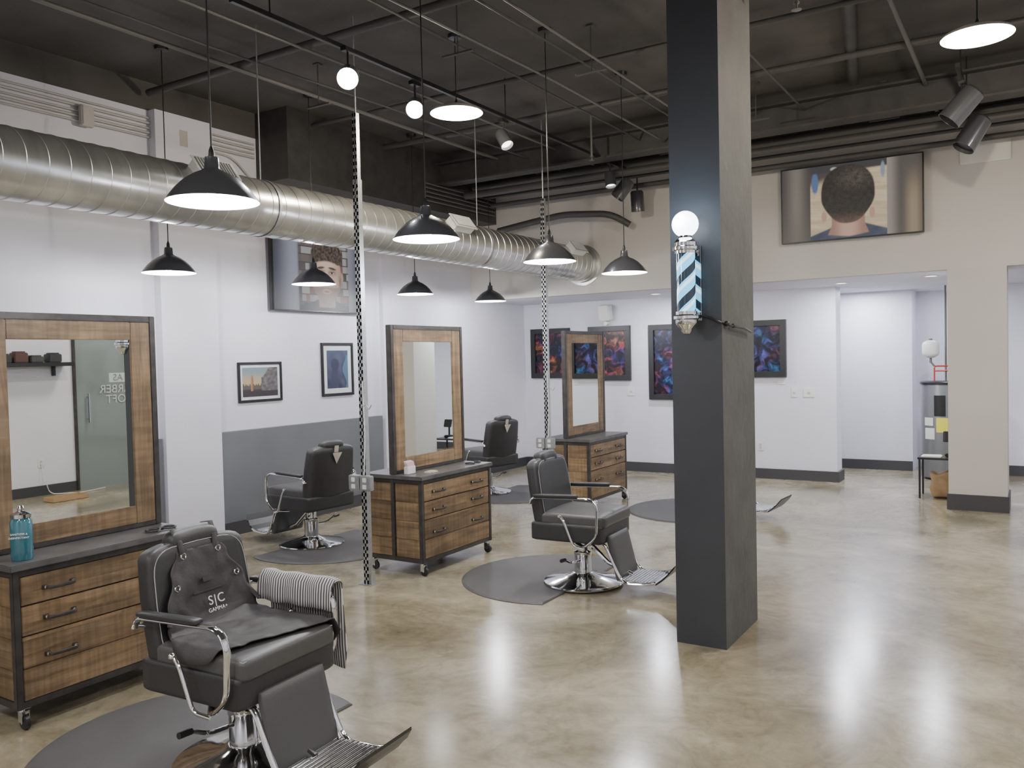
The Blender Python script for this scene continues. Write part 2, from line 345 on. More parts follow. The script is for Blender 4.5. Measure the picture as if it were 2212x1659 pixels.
def alight(loc,en,size,col=(1,.95,.89),rot=(0,0,0)):
    l=bpy.data.lights.new('fill_or_downlight','AREA'); l.energy=en; l.size=size; l.color=col; l.shape='DISK'
    o=bpy.data.objects.new('fill_or_downlight',l); o.location=loc; o.rotation_euler=rot; COL.objects.link(o)
for (x,y) in [(1.0,3.5),(1.0,7.2),(-1.5,-.8),(-4.5,-.8),(1,-.8),(-1.6,-3)]: alight((x,y,3.7),74,.6)  # unseen lamps without fixtures, added to brighten the room
# ------------------------------------------------------------------ track lights
def track(x,y0,y1,z):
    b=MB(); b.box((x,(y0+y1)/2,z),(.035,y1-y0,.03),0,.003)
    for y in (y0+.3,(y0+y1)/2,y1-.3): b.cyl((x,y,z),(x,y,CZ),.005,seg=8)
    return thing(b.obj('light_track',[M_black]),'black lighting track hung under dark ceiling','light track')
track(-4.02,3.4,9.45,3.80); track(-.5,7.3,9.3,3.80)
def spot(loc,tz,dirv,lens,watts=0,L=.17,R_=.055):
    e=empty('spotlight',loc)
    d=Vector(dirv).normalized(); q=d.to_track_quat('Z','Y').to_matrix().to_4x4()
    b=MB(); b.lathe([(.001,-L/2),(R_*.75,-L/2),(R_*.95,-L/2+.02),(R_,L/2),(R_-.004,L/2),(R_-.008,L/2-.03)],rot=q,seg=28); b.obj('lamp_housing',[M_shade],e,40)
    b=MB(); b.lathe([(.001,L/2-.03),(R_-.008,L/2-.03)],rot=q,seg=28); b.obj('lens',[lens],e,0)
    b=MB(); b.tube([(0,0,.0),(0,0,.05),(0,0,tz-loc[2])],.008,seg=8); b.box((0,0,tz-loc[2]-.01),(.05,.1,.03),0,.004); b.obj('mounting_arm',[M_black],e)
    if watts:
        l=bpy.data.lights.new('spot_beam','SPOT'); l.energy=watts; l.spot_size=math.radians(70); l.spot_blend=.6; l.shadow_soft_size=.04; l.color=(.92,.95,1)
        lo=bpy.data.objects.new('spot_beam',l); COL.objects.link(lo); lo.parent=e; lo.matrix_local=Matrix.Translation(d*(L/2+.01))@(-d).to_track_quat('Z','Y').to_matrix().to_4x4()
    return e
for loc,d,ln,w,rr in [((-3.99,4.36,3.60),(.7,-.9,-.6),M_led,80,.075),((-4.06,5.18,3.60),(.6,-.9,-.6),M_led,80,.07),((-4.06,6.45,3.62),(.6,-.2,-.9),M_ledd,30,.06),((-4.0,8.55,3.60),(.2,-.2,-1),M_ledd,20,.06)]:
    thing(spot(loc,3.79,d,ln,w,R_=rr),'small lit track spotlight under dark ceiling','spotlight',group='track spotlights')
for loc,d in [((-3.98,8.85,3.54),(-.6,-.3,-.9)),((-3.98,9.25,3.46),(0,.15,-1))]:
    thing(spot(loc,3.79,d,M_black,0,.24,.08),'black cylindrical track spotlight head','spotlight',group='track spotlights')
for loc,d in [((-.50,7.75,3.6),(-.6,-.1,-.7)),((-.46,8.35,3.50),(-.45,-.25,-.8))]:
    thing(spot(loc,3.79,d,M_black,0,.30,.095),'black cylindrical spotlight head aimed downward','spotlight',group='track spotlights')
# ------------------------------------------------------------------ conduits and pipes
def pipe(pts,r,m,label,name='conduit',grp='ceiling conduits',cat='pipe',seg=8):
    b=MB(); b.tube(pts,r,0,seg,ref=(0,0,1)); return thing(b.obj(name,[m],smooth=60),label,cat,group=grp)
def bend(pts,n=5,k=.12):
    P=[Vector(q) for q in pts]; o=[P[0]]
    for i in range(1,len(P)-1):
        a=P[i]+(P[i-1]-P[i]).normalized()*k; c=P[i]+(P[i+1]-P[i]).normalized()*k
        for j in range(n+1):
            t=j/n; o.append(a*(1-t)**2+P[i]*2*t*(1-t)+c*t*t)
    o.append(P[-1]); return o
for i,(x,z,rr) in enumerate([(-2.75,3.84,.009),(-2.95,3.88,.009),(-3.35,3.86,.010),(-3.55,3.92,.009),(-4.6,3.97,.011),(-5.0,3.92,.009),(-5.35,3.98,.018),(-1.9,3.94,.010),(-.9,3.98,.018)]):
    pipe([(x,-.5,z),(x,4,z),(x+.04*(i%3),6,z),(x+.04*(i%3),9.5,z)],rr,M_emt if i%2==0 else M_pipe,'thin metal conduit running under dark ceiling')
for i,(y,z,rr) in enumerate([(4.6,4.02,.03),(6.2,4.03,.02),(7.3,4.03,.03),(8.75,3.70,.045),(8.95,3.83,.05),(9.35,3.66,.03),(2.3,4.03,.015),(9.2,3.74,.02)]):
    pipe([(XL+.1 if y<8 else -6.1,y,z),(XR-.05,y,z)],rr,M_pipe,'dark painted pipe crossing under ceiling',name='ceiling_pipe',grp='ceiling pipes',seg=12)
pipe(bend([(-6.0,9.35,3.32),(-5.5,9.35,3.38),(-5.0,9.3,3.42),(-4.35,9.3,3.36),(-4.15,9.4,3.22)],k=.15),.04,M_pipe,'bent dark painted drain pipe before bulkhead',name='drain_pipe',grp='drain pipes',seg=14)
pipe([(-1.4,8.2,4.09),(-1.05,6.0,4.09)],.05,M_dark,'thick dark painted pipe under ceiling',name='drain_pipe',grp='drain pipes',seg=14)
for i,z in enumerate([3.66,3.70,3.74,3.785,3.83]):
    pts=[(XL+.02,-1,z),(XL+.02,3,z+.0),(XL+.02,5.82,z)] if i else bend([(XL+.02,-1,z),(XL+.02,5.55,z),(XL+.02,5.82,z-.22)],k=.12)
    pipe(pts,.009+.003*(i%2),M_wcond,'painted metal conduit along top of white wall',grp='wall conduits')
for y in (4.05,4.95):
    b=MB(); b.box((XL+.06,y,3.70),(.05,.11,.17),0,.006); b.box((XL+.088,y,3.70),(.006,.09,.15),0,.002); thing(b.obj('junction_box',[M_wcond]),'painted junction box on wall conduits','electrical box',group='conduit junction boxes')
for i in range(5):
    z=3.55+.05*i; pipe([(XL+.48,8.0,z),(XL+.48,9.5,z)],.011,M_emt,'painted conduit on dark soffit',grp='soffit conduits')
for (x,y) in [(-2.85,3.2),(-3.45,4.9),(-2.85,5.8),(-1.95,3.6),(-5.1,5.2),(-2.2,7.9),(-1.2,8.6),(.4,8.6),(-3.3,8.6)]:
    b=MB(); b.cyl((x,y,3.80),(x,y,CZ),.005,seg=8); b.box((x,y,3.80),(.26,.03,.012),0,.002); b.box((x,y,CZ-.006),(.06,.06,.012),0,.002); thing(b.obj('pipe_hanger',[M_pipe]),'threaded rod pipe hanger under dark ceiling','bracket',group='pipe hangers')
for (x,y) in [(-3.9,7.9),(-1.2,5.2),(-2.3,7.0)]:
    b=MB(); b.cyl((x,y,3.72),(x,y,CZ),.012,seg=10); b.lathe([(.001,-.05),(.03,-.048),(.03,-.044),(.008,-.04),(.008,-.015),(.018,-.01),(.018,0),(.001,0)],(x,y,3.72),seg=16); thing(b.obj('fire_sprinkler',[M_emt]),'metal fire sprinkler head hanging from ceiling pipe','sprinkler',group='fire sprinklers')
# ------------------------------------------------------------------ duct
DX,DZ,DR=-4.88,2.80,.205
duct=empty('spiral_duct',(DX,4.5,DZ)); thing(duct,'galvanised spiral air duct running below ceiling into bulkhead','air duct')
seg=48; pitch=.125; y0=-4.0-4.5; y1=YB-4.5
nseg=int((y1-y0)/pitch); prof=[]
for i in range(nseg):
    yy=y0+i*pitch
    prof+= [(DR,yy),(DR,yy+pitch-.010),(DR+.0035,yy+pitch-.008),(DR+.0035,yy+pitch-.002)]
prof.append((DR,y1))
vs=[];fs=[]
for (rr,yy) in prof:
    for k in range(seg):
        th=2*math.pi*k/seg; s_=.04*math.cos(th) ; vs.append((rr*math.cos(th),min(yy+s_,y1),rr*math.sin(th)))
for i in range(len(prof)-1):
    for k in range(seg): fs.append((i*seg+k,i*seg+(k+1)%seg,(i+1)*seg+(k+1)%seg,(i+1)*seg+k))
b=MB(); b.add(vs,fs); b.obj('duct_tube',[M_gal],duct,25)
RX=Matrix.Rotation(-math.pi/2,4,'X')
b=MB(); b.lathe([(DR,-.10),(DR+.015,-.10),(DR+.015,-.02),(DR+.05,-.015),(DR+.05,0),(DR,0)],(0,y1,0),rot=RX,seg=48); b.obj('duct_flange',[M_gal],duct,30)
for yy in (3.78,6.65,9.05):
    b=MB(); b.X=Matrix.Translation((0,yy-4.5,0))@Matrix.Rotation(math.radians(-38),4,'Y')
    b.box((DR+.02,0,0),(.09,.30,.13),0,.004); b.box((DR+.068,0,0),(.008,.34,.165),0,.003)
    for i in range(13): b.box((DR+.076,-.135+.0225*i,0),(.01,.006,.125),0)
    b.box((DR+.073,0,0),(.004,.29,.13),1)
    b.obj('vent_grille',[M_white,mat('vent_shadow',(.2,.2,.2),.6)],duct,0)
for yy in (1.5,4.35,7.2):
    b=MB(); b.cyl((0,yy-4.5,DR),(0,yy-4.5,CZ-DZ),.005,seg=8); b.lathe([(DR+.004,-.012),(DR+.007,-.012),(DR+.007,.012),(DR+.004,.012)],(0,yy-4.5,0),rot=RX,seg=40)
    b.obj('duct_hanger',[M_strut],duct)
# ------------------------------------------------------------------ strut poles
def strut(x,y,z1,z2,name='strut_post'):
    e=empty(name,(x,y,0))
    def chan(z0,zt,w,dd,nm):
        b=MB(); t=.004
        b.box((0,dd/2,(z0+zt)/2),(w,t,zt-z0)) ; b.box((-w/2,0,(z0+zt)/2),(t,dd,zt-z0)); b.box((w/2,0,(z0+zt)/2),(t,dd,zt-z0))
        b.box((-w/2+.007,-dd/2,(z0+zt)/2),(.014,t,zt-z0)); b.box((w/2-.007,-dd/2,(z0+zt)/2),(.014,t,zt-z0))
        z=z0
        while z<zt-.02:
            b.box((0,-dd/2,z+.015),(w,t,.027)); z+=.05
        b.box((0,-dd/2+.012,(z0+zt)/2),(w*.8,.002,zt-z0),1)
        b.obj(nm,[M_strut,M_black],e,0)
    chan(0.006,z1,.044,.044,'lower_channel'); chan(z1-.15,z2,.034,.034,'upper_channel')
    b=MB(); b.cyl((0,0,z2-.1),(0,0,CZ),.006,seg=8); b.obj('threaded_rod',[M_strut],e)
    b=MB(); b.box((0,0,.003),(.12,.09,.006)); b.box((.05,-.005,.05),(.006,.04,.1)); b.obj('base_plate',[M_strut],e,0)
    b=MB()
    for dx in (-.06,.06):
        b.box((dx*.9,-.05,.76),(.10,.05,.11),0,.006)
        for dz in (-.025,.025): b.box((dx*.9,-.078,.76+dz),(.034,.006,.032),1,.002)
    b.tube(bend([(.03,-.05,.82),(.04,-.04,1.1),(.02,-.03,1.5)],k=.1),.004,1,8)
    b.obj('outlet_box',[M_strut,M_white],e)
    b=MB(); b.tube([(0,-.03,1.32),(.06,-.04,1.33),(.09,-.04,1.30),(.11,-.04,1.33)],.004,0,8); b.obj('hook',[M_strut],e)
    return thing(e,'perforated galvanised strut post with outlet boxes','post',group='strut posts')
strut(-4.19,4.64,2.97,3.45); strut(-4.30,7.56,3.0,3.28)
# ------------------------------------------------------------------ styling station
def caster(e,x,y):
    b=MB(); b.box((0,0,.098),(.06,.05,.006)); b.cyl((0,0,.08),(0,0,.097),.014,0,14); b.box((.012,.016,.06),(.034,.003,.05)); b.box((.012,-.016,.06),(.034,.003,.05)); b.box((.008,0,.084),(.04,.034,.004))
    b.lathe([(.006,-.012),(.028,-.012),(.034,-.008),(.034,.008),(.028,.012),(.006,.012)],(.022,0,.034),1,24,Matrix.Rotation(math.pi/2,4,'X'))
    b.cyl((.022,-.018,.034),(.022,.018,.034),.005,0,10)
    o=b.obj('caster',[M_chrome,M_black],e); o.location=(x,y,0)
def station(loc,L=.95,Dp=.285,rz=0):
    e=empty('styling_station',loc,rz); h=.765; z0=.10
    P=.032
    b=MB(); zc=(z0+h-.03)/2
    for x in (-Dp+P/2,0,Dp-P/2):
        for y in (-L/2+P/2,L/2-P/2): b.box((x,y,zc),(P,P,h-.03-z0),0,.003)
    for y in (-L/2+P/2,L/2-P/2):
        for z in (z0+P/2,h-.045): b.box((0,y,z),(2*Dp-.01,P-.006,P),0,.002)
    for x in (-Dp+P/2,Dp-P/2):
        for z in (z0+P/2,h-.045): b.box((x,0,z),(P-.006,L-.01,P),0,.002)
    b.obj('steel_frame',[M_steel],e)
    rows=4; ph=(h-.03-z0-2*P)/rows
    for y in (-L/2+P/2+.002,L/2-P/2-.002):
        for x in (-Dp/2,Dp/2):
            b=MB()
            for i in range(rows): b.box((0,0,z0+P+ph*(i+.5)),(Dp-P*1.3,.018,ph-.002),0,.003)
            b.box((0,0,z0+P+ph*rows/2),(Dp-P*1.4,.010,ph*rows-.004))
            b.obj('side_panel',[M_woodH],e,loc=(x,y,0))
    b=MB(); b.box((0,0,zc),(2*Dp-.05,L-.06,h-.03-z0-.03)); b.obj('cabinet_body',[M_steel],e,0)
    b=MB(); b.box((0,0,h-.015),(2*Dp+.03,L+.03,.03),0,.004); b.obj('countertop',[M_slate],e)
    zt=h-.03-P; zb=z0+P; H=zt-zb
    cuts=[(zt-H*.235,zt),(zt-H*.48,zt-H*.24),(zb,zt-H*.485)]
    for sgn in (1,-1):
        for (a,c) in cuts:
            dr=MB(); w=L-2*P-.006
            if c-a>.2:
                dr.box((0,0,(c-a)/4),(.022,w,(c-a)/2-.002),0,.003); dr.box((0,0,-(c-a)/4),(.022,w,(c-a)/2-.002),0,.003); dr.box((-.002,0,0),(.014,w-.01,c-a-.01))
            else: dr.box((0,0,0),(.022,w,c-a-.004),0,.003)
            d=dr.obj('drawer',[M_woodH],e); d.location=(sgn*(Dp-.013),0,(a+c)/2)
            if sgn<0: continue
            hz=(.0 if c-a<.2 else .045)
            for y in (-L*.28,L*.27):
                hb=MB(); hb.tube(bend([(.012,-.068,0),(.034,-.062,0),(.040,-.03,0),(.040,.03,0),(.034,.062,0),(.012,.068,0)],k=.012),.0085,0,8,ref=(0,0,1),r2=.006)
                for yy in (-.066,.066):
                    hb.box((.004,yy,0),(.006,.026,.022),0,.002); hb.sphere((.014,yy,0),.009,1,seg=12)
                ho=hb.obj('handle',[M_steel,M_brass],d); ho.location=(.011,y,hz); ho['label']='black steel bar handle with brass bolts'
    for x in (-Dp+.04,Dp-.04):
        for y in (-L/2+.04,L/2-.04): caster(e,x,y)
    mz0,mz1=h+.002,1.925; W=L+.0; fo=.035; fw=.115
    b=MB()
    b.box((0,-W/2+fo/2,(mz0+mz1)/2),(.05,fo,mz1-mz0),0,.003); b.box((0,W/2-fo/2,(mz0+mz1)/2),(.05,fo,mz1-mz0),0,.003)
    b.box((0,0,mz1-fo/2),(.05,W-2*fo,fo),0,.003); b.box((0,0,mz0+.012),(.05,W-2*fo,.024),0,.003); b.obj('mirror_outer_frame',[M_steel],e)
    b=MB(); zl=mz0+.024; zh=mz1-fo; yw=W/2-fo
    for s in (1,-1):
        b.box((s*.012,-yw+fw/2,(zl+zh)/2),(.02,fw,zh-zl),0,.003); b.box((s*.012,yw-fw/2,(zl+zh)/2),(.02,fw,zh-zl),0,.003)
        b.box((s*.012,0,zh-fw*.42),(.02,2*(yw-fw),fw*.84),1,.003); b.box((s*.012,0,zl+fw*.42),(.02,2*(yw-fw),fw*.84),1,.003)
    b.obj('mirror_wood_frame',[M_woodV,M_woodH2],e)
    b=MB(); b.box((0,0,(zl+zh)/2),(.028,2*(yw-fw)+.01,zh-zl-2*fw*.84+.01)); b.obj('mirror_glass',[M_mirror],e,0)
    return e
st=station((-4.195,2.45,0))
thing(st,'rustic wood drawer station with steel frame and tall mirror','styling station',group='styling stations')
for (x,y) in [(-4.225,5.45),(-4.285,8.38)]:
    c=clone(st,(x,y,0),0)
# ------------------------------------------------------------------ barber chair
RB=Matrix.Rotation(math.radians(-9),4,'Y')
def bk(p):
    t=(p.z+.24)/.48; yy=p.y/.26
    w=1.0-.10*max(0,t-.55)**1.3*1.6-.06*max(0,.3-t)
    x=p.x+.022*yy*yy + (.010*(1-yy*yy) if p.x>0 else -.014*(1-yy*yy)*math.sin(math.pi*min(1,max(0,t))))
    z=p.z-.030*max(0,t-.6)/.4*yy**4
    return Vector((x,p.y*w,z))
def chair(loc,rz):
    e=empty('barber_chair',loc,rz)
    b=MB(); b.lathe([(.001,.0),(.285,.0),(.29,.008),(.285,.016),(.24,.028),(.15,.045),(.09,.062),(.07,.075),(.062,.075)],seg=56); b.obj('base_plate',[M_chrome],e,40)
    b=MB(); b.lathe([(.062,.07),(.062,.20),(.066,.205),(.066,.225),(.052,.23),(.045,.235),(.045,.30),(.075,.31),(.075,.335)],seg=36); b.obj('pump_column',[M_chrome],e,40)
    b=MB(); b.tube(bend([(.0,-.06,.17),(-.02,-.16,.17),(-.03,-.24,.21)],k=.04),.009,0,10); b.tube([(-.03,-.24,.21),(-.03,-.30,.215)],.013,1,10); b.obj('pump_lever',[M_chrome,M_black],e)
    b=MB(); b.tube(bend([(.0,.06,.25),(-.16,.16,.25),(-.24,.17,.27)],k=.05),.008,0,10); b.obj('recline_lever',[M_chrome],e)
    b=MB(); b.box((0,0,.345),(.34,.34,.02),0,.004); b.box((0,.0,.335),(.42,.05,.02),0,.004); b.obj('seat_bracket',[M_steel],e)
    b=MB(); b.rbox((-.01,0,.405),(.55,.54,.14),.026,0,10); b.obj('seat_base',[M_leather],e,60)
    def bulge(p): return Vector((p.x,p.y,p.z+(.012*(1-(p.x/.27)**2)*(1-(p.y/.25)**2) if p.z>0 else 0)))
    b=MB(); b.rbox((.02,0,.490),(.52,.51,.09),.026,0,12,bulge)
    b.tube([(.02+sx*.25,sy*.245,.526) for sx,sy in ((-1,-1),(1,-1),(1,1),(-1,1))],.0020,1,6,closed=True,ref=(0,0,1)); b.obj('seat_cushion',[M_leather2,M_stitch],e,60)
    b=MB(); b.rbox((-.27,0,.665),(.095,.52,.48),.034,0,14,bk,RB)
    ring=[]
    for k in range(40):
        th=2*math.pi*k/40; cy=math.cos(th); cz=math.sin(th)
        q=Vector((.046,.24*math.copysign(abs(cy)**.3,cy),.22*math.copysign(abs(cz)**.3,cz))); q=bk(q); q=Matrix.Translation((-.27,0,.665))@RB@q; ring.append(q)
    b.tube(ring,.0020,1,6,closed=True); b.obj('backrest',[M_leather,M_stitch],e,60)
    b=MB(); b.rbox((-.30,0,.90),(.095,.25,.095),.038,0,8,lambda p:Vector((p.x+.015*(p.y/.125)**2,p.y,p.z-.010*(p.y/.125)**2)),RB)
    b.obj('headrest',[M_leather],e,60)
    b=MB(); b.X=Matrix.Translation((-.27,0,.665))@RB
    b.box((-.054,0,.19),(.006,.05,.12),0,.002)
    b.add([(-.072,-.055,.19),(-.072,.055,.19),(-.072,0,.09),(-.064,-.055,.19),(-.064,.055,.19),(-.064,0,.09)],[(0,1,2),(5,4,3),(0,3,4,1),(1,4,5,2),(2,5,3,0)],0)
    b.obj('rear_emblem_plate',[M_chrome],e,0)
    for s in (-1,1):
        y=s*.295
        b=MB(); b.tube(bend([(-.27,y,.60),(-.26,y,.645),(.20,y,.660),(.245,y,.61),(.235,y,.40),(.15,y,.325),(.05,s*.20,.325)],k=.045),.017,0,10,r2=.009)
        b.tube(bend([(-.03,y*1.06,.53),(.0,y*1.06,.50),(.07,y*1.06,.33),(.14,y,.315)],k=.03),.009,0,10)
        b.tube([(-.27,y,.61),(-.25,s*.22,.59)],.010,0,8)
        b.sphere((-.03,y*1.08,.53),.014,0,seg=14)
        a=b.obj('armrest',[M_chrome],e,50)
        b=MB(); b.rbox((-.07,y,.668),(.34,.045,.022),.010,0,6,None,Matrix.Rotation(math.radians(-2),4,'Y')); b.obj('arm_pad',[M_leather],a,60)
    b=MB(); b.rbox((.305,0,.235),(.035,.35,.32),.013,0,6,None,Matrix.Rotation(math.radians(-14),4,'Y')); b.obj('leg_rest',[M_leather3],e,60)
    b=MB()
    for s in (-1,1): b.tube(bend([(.18,s*.185,.345),(.25,s*.185,.34),(.33,s*.185,.16),(.38,s*.185,.075),(.56,s*.185,.085),(.60,s*.185,.10)],k=.05),.014,0,10,r2=.010)
    b.tube([(.06,0,.28),(.2,0,.16),(.38,0,.09)],.018,0,10)
    b.obj('footrest_rail',[M_chrome],e)
    b=MB(); b.box((.46,0,.085),(.24,.36,.010),0,.003)
    for i in range(11): b.cyl((.35+.022*i,-.17,.093),(.35+.022*i,.17,.093),.006,0,8)
    pr=[(.57,.088),(.61,.096),(.65,.125),(.695,.170),(.735,.22)]
    for i in range(4):
        (x0,za),(x1,zb2)=pr[i],pr[i+1]
        vs=[(x0,-.18,za),(x1,-.18+.008*i,zb2),(x1,.18-.008*i,zb2),(x0,.18,za)]; vs+=[(a,c,d-.014) for a,c,d in vs]
        b.add(vs,[(0,1,2,3),(7,6,5,4),(0,4,5,1),(1,5,6,2),(2,6,7,3),(3,7,4,0)],0 if i<1 else 1)
    b.obj('footrest',[M_chrome,M_black],e,30)
    return e
c1=chair((-2.78,2.30,.013),math.radians(3)); thing(c1,'black vinyl and chrome barber chair draped with black apron','chair',group='barber chairs')
for loc,rz,lab in [((-2.79,5.38,.013),3,'black vinyl and chrome barber chair beside dark column'),((-5.56,5.42,.013),176,'black barber chair turned away beside grey wall panel'),((-5.70,8.50,.013),168,'black barber chair turned away near far corner'),((-2.80,8.36,.013),-4,'black barber chair mostly hidden behind dark column')]:
    c=clone(c1,loc,math.radians(rz)); c['label']=lab
def matD(cx,cy,rad,cut,sgn):
    b=MB(); pts=[]
    a0=math.acos(max(-1,min(1,cut/rad)))
    for k in range(61):
        th=a0+(2*math.pi-2*a0)*k/60; pts.append((sgn*rad*math.cos(th),rad*math.sin(th)))
    n=len(pts); prof=[(1,0),(1,.004),(.975,.012)]
    vs=[];fs=[]
    for (s,z) in prof: vs+=[(x*s,y*s,z) for x,y in pts]
    for i in range(2):
        for k in range(n): fs.append((i*n+k,i*n+(k+1)%n,(i+1)*n+(k+1)%n,(i+1)*n+k))
    fs.append(tuple(2*n+k for k in range(n))); fs.append(tuple(range(n))[::-1])
    b.add(vs,fs); o=b.obj('floor_mat',[M_rubber],smooth=0,loc=(cx,cy,0.0005)); thing(o,'dark grey rubber salon mat on concrete floor','mat',group='salon floor mats')
for a in [(-3.05,2.30,.70,.26,1),(-3.05,5.43,.70,.26,1),(-3.05,8.45,.70,.26,1),(-5.38,5.45,.68,.27,-1),(-5.38,8.55,.66,.27,-1)]: matD(*a)
# ------------------------------------------------------------------ apron and towel on first chair
Xc=Matrix.Translation((-2.78,2.30,.013))@Matrix.Rotation(math.radians(3),4,'Z')
M_apron=mat('black_apron_cloth',(.034,.031,.031),.66,bump=.15,bscale=90)
ap=empty('barber_apron',(-2.78,2.30,.013),math.radians(3)); thing(ap,'black barber apron with white lettering draped over chair','apron')
path=[(-.252,.865,.115),(-.240,.82,.14),(-.224,.77,.165),(-.208,.71,.195),(-.192,.65,.215),(-.176,.60,.228),(-.152,.566,.235),(-.11,.553,.25),(-.04,.550,.28),(.04,.552,.31),(.12,.553,.31),(.18,.552,.295),(.225,.550,.26)]
vs=[];fs=[];NT=36;NS=(len(path)-1)*6
for i in range(NS+1):
    u=i/6; k=min(int(u),len(path)-2); t=u-k
    x,z,w=[path[k][j]*(1-t)+path[k+1][j]*t for j in range(3)]
    seatp=max(0,min(1,(x+.15)/.15))
    for j in range(NT+1):
        yy=(j/NT*2-1); y_=yy*w+.02*seatp
        nn=noise.noise(Vector((x*6+y_*3,y_*7,z*6)))*.022+noise.noise(Vector((x*17,y_*19,z*16)))*.008
        flat=1-max(0,min(1,(x+.19)/.04))
        back=.028*(yy*w/.25)**2*flat
        droop=0
        if seatp>0 and abs(y_)>.25: droop=(abs(y_)-.25)*1.8
        y_=max(-.283,min(.283,y_))
        xs=.06*seatp*yy
        vs.append((x+back+abs(nn)*.8*flat+xs,y_+.010*math.sin(i*.5)*abs(yy)*flat,z+abs(nn)*(1-flat)-droop))
for i in range(NS):
    for j in range(NT):
        a=i*(NT+1)+j; fs.append((a,a+1,a+NT+2,a+NT+1))
b=MB(); b.add(vs,fs); o=b.obj('apron_cloth',[M_apron],ap,80); sm=o.modifiers.new('s','SOLIDIFY'); sm.thickness=.004; sm.offset=1
for s in (-1,1):
    b=MB(); b.tube([(-.236,s*.085,.85),(-.243,s*.09,.90),(-.28,s*.10,.955),(-.34,s*.11,.945)],.013,0,8,r2=.003); b.obj('apron_strap',[M_apron],ap)
    b=MB(); b.tube([(-.208,s*.14,.74),(-.175,s*.20,.66),(-.14,s*.235,.60)],.012,0,8,r2=.003); b.obj('apron_strap',[M_apron],ap)
    for (x,y,z) in [(-.224,s*.09,.845),(-.186,s*.155,.73)]:
        b=MB(); b.tube([(x,y+.012*math.cos(a),z+.012*math.sin(a)) for a in [k*math.pi/6 for k in range(12)]],.003,0,6,closed=True); b.obj('metal_ring',[M_chrome],ap)
tilt=Matrix.Rotation(math.radians(-14),4,'Y')
b=MB(); b.box((-.190,-.0,.735),(.006,.055,.02),0,.002,tilt); b.box((-.180,0,.69),(.008,.17,.004),0,.001,tilt); b.obj('apron_pocket',[M_leather],ap)
M_wtext=mat('white_print',(.80,.80,.80),.6)
text('S|C',.054,Matrix.Translation((-.151,.01,.650))@tilt@ORI['X'],M_wtext,ap,spacing=1.15)
text('GAMMA+',.023,Matrix.Translation((-.142,.01,.612))@tilt@ORI['X'],M_wtext,ap,spacing=1.05)
def stripemat():
    m=bpy.data.materials.new('striped_towel'); m.use_nodes=True; nt=m.node_tree; bb=nt.nodes['Principled BSDF']
    tc=nt.nodes.new('ShaderNodeTexCoord'); w=nt.nodes.new('ShaderNodeTexWave'); w.inputs['Scale'].default_value=24; w.bands_direction='X'
    nt.links.new(tc.outputs['Object'],w.inputs['Vector']); r_=ramp(nt,[(.42,(.62,.60,.57)),(.52,(.07,.07,.08))]); nt.links.new(w.outputs['Fac'],r_.inputs['Fac']); nt.links.new(r_.outputs['Color'],bb.inputs['Base Color']); bb.inputs['Roughness'].default_value=.9
    return m
vs=[];fs=[]; prof=[(.05,-.38),(.042,-.28),(.036,-.15),(.034,-.04),(.03,-.005),(.012,.016),(-.012,.016),(-.03,-.005),(-.036,-.04),(-.038,-.075),(-.038,-.105)]
NX=24
for i in range(NX+1):
    x=-.19+.42*i/NX
    for (y,z) in prof: vs.append((x+.01*math.sin(z*20),y+.004*math.sin(i*.9+z*8),z+.003*math.sin(i*.7)-.02*max(0,i/NX-.8)))
n=len(prof)
for i in range(NX):
    for j in range(n-1): a=i*n+j; fs.append((a,a+1,a+n+1,a+n))
b=MB(); b.add(vs,fs); tw=b.obj('striped_towel',[stripemat()],smooth=80); tw.matrix_world=Xc@Matrix.Translation((.03,.295,.69)); sm=tw.modifiers.new('s','SOLIDIFY'); sm.thickness=.006
thing(tw,'grey and white striped towel folded over chair armrest','towel')
# ------------------------------------------------------------------ counter items
jar=empty('disinfectant_jar',(-4.0,2.07,.766)); thing(jar,'glass jar of blue disinfectant liquid on dark countertop','jar')
b=MB(); b.lathe([(.001,0),(.044,0),(.047,.008),(.047,.175),(.040,.19),(.038,.195)],seg=32); b.obj('jar_glass',[mat('blue_liquid',(.03,.13,.17),.06,coat=.6)],jar,40)
b=MB(); b.lathe([(.040,.193),(.043,.195),(.043,.212),(.02,.222),(.012,.228),(.016,.24),(.012,.25),(.001,.252)],seg=28); b.obj('jar_lid',[M_chrome],jar,40)
for bd,z in (('SANITIZER &',.125),('DISINFECTANT',.108)): text(bd,.0125,Matrix.Rotation(math.radians(-40),4,'Z')@Matrix.Translation((.0488,0,z))@ORI['X'],M_wtext,jar)
def rings(x,y):
    e=empty('tool_holder',(x,y,.766)); b=MB()
    for dy,rr in ((-.05,.035),(.045,.035)): b.tube([(rr*math.cos(a),dy+rr*math.sin(a),.008) for a in [k*math.pi/12 for k in range(24)]],.006,0,8,closed=True,ref=(0,0,1))
    b.box((0,0,.008),(.02,.03,.01),0,.002); b.obj('holder_ring',[M_black],e); thing(e,'black double-ring tool holder on countertop','tool holder',group='countertop tool holders')
rings(-4.0,2.80); rings(-4.03,5.80)
cs=empty('card_holder',(-4.13,5.08,.766)); thing(cs,'small clear card holder with pale printed cards','card holder')
b=MB(); b.box((0,0,.03),(.04,.10,.06),0,.004); b.obj('holder_tray',[M_white],cs)
b=MB()
for i in range(4): b.box((-.012+.008*i,.0,.06),(.002,.088,.085-.006*i),i%2,0,Matrix.Rotation(math.radians(-12),4,'Y'))
b.obj('card',[mat('pale_card',(.75,.68,.72),.6),mat('pink_card',(.55,.35,.42),.6)],cs,0)
